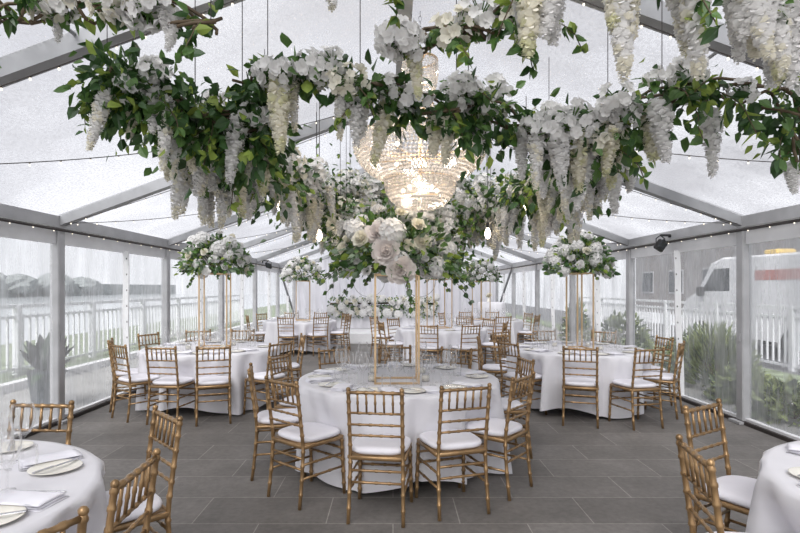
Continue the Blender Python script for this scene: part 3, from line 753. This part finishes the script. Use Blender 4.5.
ROSE = [bloom_mesh(.06, 0), bloom_mesh(.065, 0), bloom_mesh(.06, 1), bloom_mesh(.055, 0)]
PEO = [bloom_mesh(.10, 3, 5, 12), bloom_mesh(.11, 3, 6, 12), bloom_mesh(.095, 1, 5, 11)]
HYD = [hydra_mesh(.105, 0), hydra_mesh(.09, 0)]
def face(o, d): o.rotation_mode = 'QUATERNION'; o.rotation_quaternion = Vector((0, 0, 1)).rotation_difference(Vector(d).normalized())
def centrepiece(cx, cy, tname, w, d, h, rz, rx, rzz, big, nl, nb, trail):
    t = thing('flower_stand', 'tall gold open-frame stand on the ' + tname, 'flower stand', (cx, cy, TOP + .001), rz, 'gold flower stands')
    q = .0085
    for sx in (-1, 1):
        for sy in (-1, 1):
            m = MB(); m.bar((sx * w / 2, sy * d / 2, 0), (sx * w / 2, sy * d / 2, h), 2 * q, 2 * q); obj('pole', m, M['brass'], t)
    for nm, z in (('base_frame', q), ('top_frame', h - q)):
        m = MB()
        for s in (-1, 1): m.bar((-w / 2, s * d / 2, z), (w / 2, s * d / 2, z), 2 * q, 2 * q); m.bar((s * w / 2, -d / 2, z), (s * w / 2, d / 2, z), 2 * q, 2 * q)
        if nm == 'top_frame': m.box((0, 0, z + .004), (w, d, .004))
        obj(nm, m, M['brass'], t)
    a = thing('flower_arrangement', 'dome of white blooms and greenery topping the stand on the ' + tname, 'flowers', (cx, cy, TOP + h + .003), 0, 'flower domes on the stands')
    m = MB(); m.box((0, 0, .04), (w * .7, d * .7, .08), bev=.02); obj('foam_block', m, M['leafd'], a)
    m = MB()
    for i in range(nl):
        u = rdir(); u.z = abs(u.z) * 1.0 - .22; k = U(.55, 1.0); p = Vector((u.x * rx * k * 1.12, u.y * rx * k * 1.12, .1 + u.z * rzz * k * 1.3)); dd = (u + rdir() * .6 + Vector((0, 0, -.1)))
        ln = U(.05, .10); m.leaf(p, dd, ln, ln * U(.5, .75), pick((3, 4, 2, 2.5)))
    for i in range(trail):
        an = U(0, 2 * PI); p = Vector((math.cos(an) * rx * .7, math.sin(an) * rx * .7, U(.0, .2))); dr_ = Vector((math.cos(an), math.sin(an), U(-.7, .5)))
        pts = [p]
        for k in range(6): p = p + dr_ * (.05 if big else .03); dr_ = dr_ + Vector((0, 0, -.14)); pts.append(p)
        m.tube(pts, .0025, 4, 4)
        for p in pts[1:]:
            for _ in range(3): ln = U(.04, .065); m.leaf(p, rdir() + dr_, ln, ln * .8, pick((1, 2, 1, 3)))
    for i in range(26):
        u = rdir(); u.z = abs(u.z) * .9 - .15; m.tube([(0, 0, .05), (u.x * rx * .75, u.y * rx * .75, .1 + u.z * rzz)], .003, 4, 4)
    obj('foliage', m, LEAFM, a)
    for i in range(nb):
        z = 1 - 1.22 * (i + .5) / nb; an = i * 2.39996 + .6; qq = math.sqrt(max(0, 1 - z * z)); u = Vector((qq * math.cos(an), qq * math.sin(an), z))
        k = U(.78, .98); p = Vector((u.x * rx * k, u.y * rx * k, .1 + u.z * rzz * k * 1.15))
        nm, pool = ('rose', ROSE)
        if big and u.y < -.25 and R() < .18: nm, pool = 'peony', PEO
        elif R() < .34: nm, pool = 'hydrangea', HYD
        b = link(nm, random.choice(pool), a, tuple(p)); face(b, u + Vector((0, -.15, .15))); s = U(.75, 1.05); b.scale = (s,) * 3
    if big:
        for p, s, k in (((-.16, -.36, .30), 1.1, 0), ((-.08, -.42, .16), 1.15, 1), ((.03, -.44, .02), 1.15, 1), ((.20, -.32, .24), .9, 2)):
            b = link('peony', PEO[k], a, p); face(b, Vector(p) + Vector((0, -.5, -.1))); b.scale = (s * .84,) * 3
centrepiece(.03, 4.70, 'centre table', .37, .28, .94, .03, .50, .42, True, 1000, 48, 26)
centrepiece(-2.45, 7.4, 'left middle table', .36, .30, 1.02, .12, .43, .42, False, 760, 42, 8)
centrepiece(2.52, 7.25, 'right middle table', .22, .34, 1.02, .1, .40, .42, False, 760, 40, 8)
centrepiece(.95, 11.0, 'table behind the centre one', .40, .34, 1.0, .35, .42, .40, False, 480, 40, 6)
centrepiece(2.30, 14.0, 'far right table', .36, .30, 1.0, .75, .46, .44, False, 480, 40, 5)
centrepiece(-2.28, 13.6, 'far left table', .34, .30, 1.0, .2, .50, .46, False, 480, 40, 5)
# head table flowers
t = thing('table_garland', 'long bank of white roses and greenery along the head table front', 'flower garland', (-.3, 17.12, 1.05))
m = MB()
for i in range(900):
    x = U(-1.72, 1.72); p = Vector((x, U(-.30, .12), U(-.38, .26))); p.y -= .0
    if p.y > -.15 and p.z < .0: p.y = U(-.3, -.15)
    ln = U(.06, .11); m.leaf(p, rdir() + Vector((0, -.5, -.2)), ln, ln * .65, pick((3, 4, 1.5, 1)))
m.tube([(-1.7, -.05, .03), (0, -.05, .05), (1.7, -.05, .03)], .03, 8, 4); obj('foliage', m, LEAFM, t)
for i in range(84):
    x = -1.7 + 3.4 * (i + R()) / 84; z = U(-.30, .24); y = -.28 + max(0, z) * .6 + U(-.04, .03)
    b = link('rose', random.choice(ROSE + [HYD[1]]), t, (x, y, z)); face(b, Vector((U(-.4, .4), -1, .3 + z))); s = U(1.0, 1.5); b.scale = (s,) * 3
# small cream bunch on the corner table
t = thing('bud_vase', 'small cream bunch in a vase on the far corner table', 'vase', (3.3, 18.5, 1.092))
m = MB(); m.lathe([(.001, 0), (.05, 0), (.065, .05), (.045, .11), (.05, .14), (.04, .13), (.001, .1)], 16); obj('vase', m, M['plate'], t, True)
for i in range(4): b = link('rose', ROSE[2], t, (U(-.05, .05), U(-.05, .05), .2 + U(-.02, .05))); face(b, (U(-.5, .5), U(-.8, .2), 1)); b.scale = (1.3,) * 3

# ------------------------------------------------------------------ chandelier
CX, CY = .21, 4.15
ch = thing('chandelier', 'large two-tier crystal basket chandelier glowing warm above the centre', 'chandelier', (CX, CY, 2.18))
def ring(r, z, tr): m = MB(); m.tube([(r * math.cos(a), r * math.sin(a), z) for a in [2 * PI * i / 40 for i in range(41)]], tr, 6, cap=False); return m
def bead(m, p, r, h=1.0):
    x, y, z = p; vs = [(x, y, z + r * h)] + [(x + r * math.cos(a), y + r * math.sin(a), z) for a in (0, PI / 2, PI, 1.5 * PI)] + [(x, y, z - r * h)]
    m.add(vs, [(0, 1, 2), (0, 2, 3), (0, 3, 4), (0, 4, 1), (5, 2, 1), (5, 3, 2), (5, 4, 3), (5, 1, 4)])
def tier(prof, nang, rows, br, h=1.0, stag=True):
    m = MB()
    for j in range(rows):
        t = j / (rows - 1) * (len(prof) - 1); i = min(int(t), len(prof) - 2); f = t - i
        r = prof[i][0] * (1 - f) + prof[i + 1][0] * f; z = prof[i][1] * (1 - f) + prof[i + 1][1] * f
        n = max(6, int(nang * max(.25, r / max(p[0] for p in prof))))
        for k in range(n):
            a = 2 * PI * (k + (.5 if j % 2 and stag else 0)) / n; bead(m, (r * math.cos(a), r * math.sin(a), z), br, h)
    return m
for nm, r, z, tr in (('main_ring', .50, .555, .006), ('lower_ring', .268, .235, .004), ('crown_ring', .13, 1.16, .009), ('crown_base_ring', .10, .82, .008)): obj(nm, ring(r, z, tr), M['brass'], ch, True)
obj('upper_crystal_bowl', tier([(.50, .545), (.505, .48), (.49, .42), (.45, .35), (.38, .29), (.28, .245)], 112, 15, .0165, 1.0), M['crystal'], ch)
obj('lower_crystal_bowl', tier([(.27, .225), (.265, .17), (.25, .12), (.20, .06), (.12, .02), (.02, 0)], 76, 12, .0150, 1.05), M['crystal'], ch)
m = MB()
for r0, z0, k in ((.50, .50, 64), (.27, .2, 40)):
    for i in range(k):
        a = 2 * PI * i / k; m.tube([(r0 * math.cos(a), r0 * math.sin(a), z0 + .03), (r0 * 1.01 * math.cos(a), r0 * 1.01 * math.sin(a), z0), (r0 * math.cos(a), r0 * math.sin(a), z0 - .05)], [.003, .009, .004], 4)
obj('prism_fringe', m, M['crystal'], ch)
obj('crystal_neck', tier([(.10, .80), (.13, .74), (.20, .67), (.32, .60), (.49, .565)], 80, 11, .014, 1.0), M['crystal'], ch)
obj('crystal_crown', tier([(.13, 1.15), (.135, 1.06), (.12, .96), (.09, .86), (.08, .83)], 36, 17, .012, 1.1), M['crystal'], ch)
m = MB(); m.tube([(0, 0, .2), (0, 0, 1.2)], .016, 8); m.ball((0, 0, 1.2), .04, 10); obj('stem', m, M['brass'], ch, True)
m = MB(); zt = roofz(CX) - 2.18 - .06
for i in range(int((zt - 1.22) / .04) + 1):
    z = 1.24 + i * .04; s = i % 2; m.tube([((.012 * math.cos(a)) * (1 - s), (.012 * math.cos(a)) * s, z + .022 * math.sin(a)) for a in [2 * PI * k / 8 for k in range(9)]], .003, 4)
obj('chain', m, M['steel'], ch)
def chand_bulb(r, z, n, ph=0):
    for i in range(n):
        a = 2 * PI * i / n + ph; m = MB(); m.ball((r * math.cos(a), r * math.sin(a), z), .016, 8, 0, 1.3); obj('candle_bulb', m, M['bulb'], ch, True)
        m = MB(); m.tube([(0, 0, z - .03), (r * math.cos(a), r * math.sin(a), z - .03)], .005, 5); obj('bulb_arm', m, M['brass'], ch, True)
chand_bulb(.36, .43, 9); chand_bulb(.14, .16, 5, .3); chand_bulb(.04, 1.0, 2)
def point(x, y, z, w, r=.05, col=(1, .88, .74)):
    l = bpy.data.lights.new('chandelier_light', 'POINT'); l.energy = w; l.color = col; l.shadow_soft_size = r
    o = bpy.data.objects.new('chandelier_light', l); COL.objects.link(o); o.location = (x, y, z); return o
for i in range(4): point(CX + .25 * math.cos(i * PI / 2 + .4), CY + .25 * math.sin(i * PI / 2 + .4), 2.64, 3.2)
point(CX, CY, 2.34, 2.4); point(CX, CY, 3.18, 2, .03)

# bare pendant bulbs below the garlands
for x, y, z, w in ((-1.06, 5.0, 2.36, 'far left of the four'), (-.70, 5.1, 2.08, 'second from the left'), (.90, 5.1, 2.10, 'second from the right'), (1.24, 5.0, 2.36, 'far right of the four')):
    t = thing('pendant_bulb', 'glowing bare bulb hanging below the garland, ' + w, 'light bulb', (x, y, z), 0, 'pendant bulbs under the flowers')
    m = MB(); m.lathe([(.001, -.055), (.018, -.045), (.03, -.015), (.026, .015), (.013, .045), (.012, .055)], 12); obj('bulb', m, M['bulb'], t, True)
    m = MB(); m.tube([(0, 0, .05), (0, 0, .10)], .014, 8); obj('socket', m, M['black'], t)
    m = MB(); m.tube([(0, 0, .1), (0, 0, roofz(x) - z - .01)], .004, 5); obj('cord', m, M['dark'], t)

# ------------------------------------------------------------------ string lights and floodlights
FBm = None
def string(P, n, label, sag=0, r=.005, group='fairy light strings'):
    global FBm
    P = [Vector(p) for p in P]; o = P[0].copy(); t = thing('string_lights', label, 'string lights', tuple(o), 0, group)
    k = 24; pts = []
    for i in range(k + 1):
        q = lerp_path(P, i / k) - o; q.z -= sag * 4 * (i / k) * (1 - i / k); pts.append(q)
    m = MB(); m.tube(pts, r, 5); obj('cable', m, M['dark'], t)
    if FBm is None: b = MB(); b.tube([(0, 0, .014), (0, 0, .002)], .006, 5); b.ball((0, 0, -.008), .008, 6, 1, 1.2); FBm = b.mesh('bulb', [M['dark'], M['fairy']], True)
    for i in range(n):
        q = lerp_path(pts, (i + .5) / n); link('bulb', FBm, t, (q.x, q.y, q.z - .012))
string([(XL + .10, Y0 + 3, EAVE - .07), (XL + .10, Y1, EAVE - .07)], 60, 'dark cable of fairy lights along the left eave', 0, .018)
string([(XR - .10, Y0 + 3, EAVE - .07), (XR - .10, Y1, EAVE - .07)], 60, 'dark cable of fairy lights along the right eave', 0, .018)
for k, y in enumerate(BAY[2:7]):
    for x, s in ((XL, 1), (XR, -1)):
        string([(x + s * .12, y - .08, EAVE + .0), (XC - s * .1, y - .08, RIDGE - .12)], 22, 'fairy lights up the %s rafter, %s from the camera' % (SIDE[x], ORD[k]), .06, .004)
for k, y in enumerate(BAY[2:6]):
    for x, s in ((XL, 1), (XR, -1)):
        string([(x + s * .12, y, EAVE + .02), (XC - s * .3, y + 2.6, RIDGE - .2)], 22, 'fairy lights slung across the roof bay, %s side, %s from the camera' % (SIDE[x], ORD[k]), .22, .004)
def flood(x, y, z, rz, label, cx=0):
    t = thing('floodlight', label, 'floodlight', (x, y, z), rz)
    m = MB(); m.box((0, 0, -.10), (.19, .07, .16), bev=.015, rot=Matrix.Rotation(.5, 3, 'X') @ Matrix.Rotation(.3, 3, 'Y')); obj('housing', m, M['black'], t)
    m = MB(); m.box((0, -.045, -.085), (.16, .01, .125), rot=Matrix.Rotation(.5, 3, 'X') @ Matrix.Rotation(.3, 3, 'Y')); obj('lens', m, M['vand'], t)
    m = MB(); m.tube([(-.1, 0, -.09), (-.1, 0, .0), (0, 0, .05), (.1, 0, .0), (.1, 0, -.09)], .008, 6); obj('bracket', m, M['black'], t)
    m = MB(); v_ = Matrix.Rotation(-rz, 3, 'Z') @ Vector((cx, 0, 0)); m.bar((0, 0, .05), (v_.x, v_.y, .05), .04, .03); m.bar((v_.x, v_.y, .05), (v_.x, v_.y, EAVE - z), .05, .05); obj('clamp', m, M['black'], t)
flood(XR - .20, 7.85, EAVE - .02, .5, 'black floodlight clamped under the right eave', .15)
flood(XL + .25, 15.9, EAVE + .02, -.5, 'black floodlight clamped under the left eave, far down', -.2)

# ------------------------------------------------------------------ outside
m = MB(); m.box((5, 20, -.2), (16, 90, .1)); struct('ground_right', m, M['asphalt'])
m = MB(); m.box((-5.1, 20, -.11), (2.3, 90, .1)); m.box((5.6, 20, -.1), (2.7, 90, .1)); struct('ground_left', m, M['paving'])
m = MB(); m.box((-8.6, 20, -.09), (5, 90, .12)); o = struct('ground_lawn', m, M['grass'])
m = MB(); m.box((-6.1, 20, .0), (.18, 90, .14)); struct('ground_kerb', m, M['stage'])
m = MB(); m.box((6.9, 20, -.06), (.9, 90, .12)); struct('ground_bed', m, M['grass'])
m = MB(); m.box((-90, 60, -.6), (158, 260, .1)); struct('water', m, M['water'])
def railing(x, y0, y1, z0, h, label):
    t = thing('railing', label, 'railing', (x, y0, z0)); LN = y1 - y0
    m = MB(); m.bar((0, 0, h), (0, LN, h), .09, .07); obj('top_rail', m, M['rail'], t)
    m = MB(); m.bar((0, 0, h - .2), (0, LN, h - .2), .05, .05); obj('middle_rail', m, M['rail'], t)
    m = MB(); m.bar((0, 0, .1), (0, LN, .1), .05, .05); obj('bottom_rail', m, M['rail'], t)
    n = int(LN / 2.4)
    pm = MB(); pm.box((0, 0, h / 2), (.12, .12, h + .06), bev=.01); pme = pm.mesh('post', M['rail'])
    for i in range(n + 1): link('post', pme, t, (0, LN * i / n, 0))
    bm_ = MB(); bm_.box((0, 0, (h - .1) / 2 + .05), (.035, .035, h - .3)); bme = bm_.mesh('baluster', M['rail'])
    k = 99
    for i in range(k): link('baluster', bme, t, (0, LN * (i + .5) / k, 0))
railing(-7.0, 5, 25, -.03, 1.27, 'white balustrade along the water beyond the left wall')
railing(8.3, 6, 24, -.15, 1.32, 'white balustrade beside the street beyond the right wall')
# potted plant by the left wall
t = thing('potted_plant', 'dark spiky plant in a blue-grey pot outside the left wall', 'plant', (-4.74, 7.35, -.06))
m = MB(); m.lathe([(.001, 0), (.15, 0), (.17, .03), (.22, .45), (.235, .50), (.22, .52), (.2, .50), (.19, .47), (.001, .46)], 28); obj('pot', m, M['pot'], t, True)
m = MB()
for i in range(46):
    a = U(0, 2 * PI); el = U(.15, 1.35); p = Vector((.05 * math.cos(a), .05 * math.sin(a), .47)); d = Vector((math.cos(a) * math.cos(el), math.sin(a) * math.cos(el), math.sin(el)))
    ln = U(.4, .62); pts = []; w = U(.035, .07) if el < .9 else .09
    sd = d.cross(Vector((0, 0, 1))).normalized(); k = 6; vs = []
    for j in range(k + 1):
        t_ = j / k; ww = w * math.sin(PI * min(1, .15 + t_ * .85)) ; vs += [tuple(p - sd * ww), tuple(p + sd * ww)]; p = p + d * ln / k; d = (d + Vector((0, 0, -.16 * (1 - el / 1.7)))).normalized()
    m.add(vs, [(2 * j, 2 * j + 1, 2 * j + 3, 2 * j + 2) for j in range(k)], pick((3, 1)))
obj('foliage', m, [M['plum'], M['leafd']], t, True)
m = MB(); m.tube([(0, 0, .45), (0, 0, .6)], .04, 8); obj('stem', m, M['stem'], t)
def shrub(x, y, rx, rz, n, label, mats, z0=-.06, grassy=False):
    t = thing('shrub', label, 'shrub', (x, y, z0), 0, 'shrubs outside the right wall')
    m = MB()
    for i in range(n):
        u = rdir(); u.z = abs(u.z); k = U(.6, 1); p = Vector((u.x * rx * k, u.y * rx * k, u.z * rz * k + .03)); ln = U(.08, .16)
        if grassy: m.leaf(p, u + Vector((0, 0, .4)), ln * 1.8, ln * .14, pick((2, 1)))
        else: m.leaf(p, u + rdir() * .6, ln, ln * .5, pick((2, 1)))
    obj('foliage', m, mats, t)
    m = MB()
    for i in range(7): a = i * .9; m.tube([(0, 0, 0), (rx * .4 * math.cos(a), rx * .4 * math.sin(a), rz * .6)], .012, 5)
    obj('stem', m, M['stem'], t)
SH = [M['shrub'], M['shrubd']]; SD = [M['shrubd'], M['shrub']]
shrub(5.35, 8.9, .55, .92, 1500, 'tall grassy round shrub outside the right wall, before the railing', SH, grassy=True)
shrub(5.05, 7.75, .42, .42, 900, 'low green shrub left of the nearest right post', SH)
shrub(5.0, 6.7, .5, .40, 900, 'low yellow-green hedge shrub right of the nearest right post', SH)
shrub(5.2, 5.6, .5, .42, 900, 'low hedge shrub at the right edge, outside the wall', SH)
shrub(5.25, 12.2, .6, 1.05, 900, 'rounded shrub behind the right middle table, outside the wall', SD)
shrub(5.3, 15.6, .4, 1.25, 700, 'upright narrow shrub outside the right wall, farther down', SD)
shrub(5.9, 10.6, .5, .8, 700, 'mid-sized shrub between the grassy one and the railing', SD)
# van
v = thing('van', 'white delivery van with red stripe parked beyond the right railing', 'van', (10.3, 11.3, -.12))
prof = [(0, .38), (0, 2.35), (.12, 2.52), (3.9, 2.56), (4.45, 2.42), (5.15, 1.58), (5.75, 1.36), (5.95, 1.1), (6.0, .38)]
m = MB(); k = len(prof); vs = []
for x, s in ((-1.0, .0), (-.96, .03), (.96, .03), (1.0, 0)):
    for (y, z) in prof: cy_, cz_ = 3, 1.4; e = .0 if s else .05; vs.append((x, y + (e if y < 3 else -e), z - (e if z > 1.4 else 0)))
fs = [tuple(range(k - 1, -1, -1)), tuple(range(3 * k, 4 * k))]
for r_ in range(3):
    for i in range(k): fs.append((r_ * k + i, r_ * k + (i + 1) % k, r_ * k + k + (i + 1) % k, r_ * k + k + i))
m.add(vs, fs); obj('body', m, M['vanw'], v)
def sidepoly(pts, mat, name, x=-1.006, th=.012):
    m = MB(); k = len(pts); m.add([(x, y, z) for y, z in pts] + [(x + th, y, z) for y, z in pts], [tuple(range(k)), tuple(range(2 * k - 1, k - 1, -1))] + [(i, k + i, k + (i + 1) % k, (i + 1) % k) for i in range(k)]); obj(name, m, mat, v)
sidepoly([(3.55, 1.62), (3.55, 2.25), (4.25, 2.25), (4.85, 1.62)], M['vand'], 'side_window')
sidepoly([(.1, 1.9), (.1, 2.15), (2.5, 2.15), (2.5, 1.9)], M['red'], 'side_stripe')
for y in (1.15, 4.85):
    for x in (-.96, .96):
        w = MB(); w.tube([(x - .11, y, .36), (x + .11, y, .36)], .36, 20); ww = obj('wheel', w, M['black'], v)
        h = MB(); h.tube([(x - .12, y, .36), (x + .12, y, .36)], .2, 14); obj('hub_cap', h, M['alu'], ww)
m = MB(); m.box((-1.12, 4.75, 1.6), (.2, .12, .28), bev=.03); obj('mirror', m, M['black'], v)
m = MB(); m.box((0, 6.0, .5), (1.9, .14, .28), bev=.04); obj('bumper', m, M['black'], v)
m = MB(); m.add([(-.85, 4.50, 2.38), (.85, 4.50, 2.38), (.85, 5.13, 1.64), (-.85, 5.13, 1.64), (-.85, 4.46, 2.33), (.85, 4.46, 2.33), (.85, 5.09, 1.59), (-.85, 5.09, 1.59)], [(0, 1, 2, 3), (7, 6, 5, 4), (0, 4, 5, 1), (1, 5, 6, 2), (2, 6, 7, 3), (3, 7, 4, 0)]); obj('windscreen', m, M['vand'], v)
m = MB(); m.box((-.5, 2.3, 2.62), (.5, .5, .12), bev=.03); obj('beacon_bar', m, M['amber'], v)
# street side background and far bank
b = thing('building', 'plain grey street building behind the van', 'building', (22, 22, -.2))
m = MB(); m.box((0, 0, 2.6), (6, 40, 5.2)); obj('wall', m, M['brick'], b)
m = MB(); m.box((0, 0, 5.3), (6.4, 40.4, .25)); obj('roof', m, M['alu'], b)
for i in range(10):
    w = MB(); w.box((-3.02, -18 + i * 4, 2.2), (.08, 1.8, 1.6)); f = obj('window', w, M['alu'], b); g = MB(); g.box((-3.07, -18 + i * 4, 2.2), (.03, 1.6, 1.4)); obj('pane', g, M['vand'], f)
def fartree(x, y, h, r, label):
    t = thing('tree', label, 'tree', (x, y, -.55), 0, 'trees on the far bank')
    m = MB(); m.tube([(0, 0, 0), (0, 0, h * .5)], .25, 6); obj('trunk', m, M['stem'], t)
    m = MB(); k = 9; n = 14; vs = []
    for j in range(k + 1):
        for i in range(n):
            a = 2 * PI * i / n; ph = PI * j / k; q = r * math.sin(ph) * U(.82, 1.15) + .01; vs.append((q * math.cos(a), q * math.sin(a), h * .56 - h * .46 * math.cos(ph) * U(.95, 1.05)))
    m.add(vs, [(j * n + i, j * n + (i + 1) % n, j * n + n + (i + 1) % n, j * n + n + i) for j in range(k) for i in range(n)]); obj('crown', m, M['farg'], t)
for i in range(16):
    fartree(-88 + U(-3, 3), 12 + i * 9.5 + U(-2, 2), U(5.0, 6.0), U(4.1, 4.5), 'grey-green tree on the far bank seen through the left wall')
m = MB(); m.box((-104, 90, .0), (30, 260, 5.6)); struct('ground_bank', m, M['farg'])

# ------------------------------------------------------------------ light and camera
w = bpy.data.worlds.new('overcast'); SC.world = w; w.use_nodes = True; nt = w.node_tree; nt.nodes.clear()
out = N(nt, 'ShaderNodeOutputWorld'); bg = N(nt, 'ShaderNodeBackground')
tc = N(nt, 'ShaderNodeTexCoord'); sp = N(nt, 'ShaderNodeSeparateXYZ'); L(nt, tc.outputs['Generated'], sp.inputs[0])
r1 = ramp(nt, sp.outputs['Z'], [(0, (.92, .92, .93)), (.25, (.72, .722, .74)), (1, (.36, .362, .38))])
cl = noise(nt, 2.2, 5, tc.outputs['Generated'], .6); r2 = ramp(nt, cl.outputs['Fac'], [(.35, (.82, .83, .86)), (.65, (1.12, 1.12, 1.12))])
mx = N(nt, 'ShaderNodeMixRGB', blend_type='MULTIPLY'); mx.inputs[0].default_value = 1
L(nt, r1.outputs['Color'], mx.inputs[1]); L(nt, r2.outputs['Color'], mx.inputs[2]); L(nt, mx.outputs[0], bg.inputs['Color'])
bg.inputs['Strength'].default_value = 1.0; L(nt, bg.outputs[0], out.inputs['Surface'])
sl = bpy.data.lights.new('veiled_sun', 'SUN'); sl.energy = 4.9; sl.angle = math.radians(50); sl.color = (1, .98, .95)
so = bpy.data.objects.new('veiled_sun', sl); COL.objects.link(so); so.rotation_euler = (math.radians(42), math.radians(-14), 0)
cam = bpy.data.cameras.new('camera'); co = bpy.data.objects.new('camera', cam); COL.objects.link(co)
co.location = (0, 0, 1.58); co.rotation_euler = (PI / 2, 0, 0)
cam.sensor_width = 36; cam.lens = 537 / 800 * 36; cam.shift_x = .00875; cam.shift_y = .0269; cam.clip_end = 500
SC.camera = co
SC.view_settings.view_transform = 'Standard'; SC.view_settings.look = 'None'; SC.view_settings.gamma = 1; SC.view_settings.exposure = 0.72
SC.cycles.transparent_max_bounces = 40; SC.cycles.max_bounces = 10; SC.cycles.sample_clamp_indirect = 4
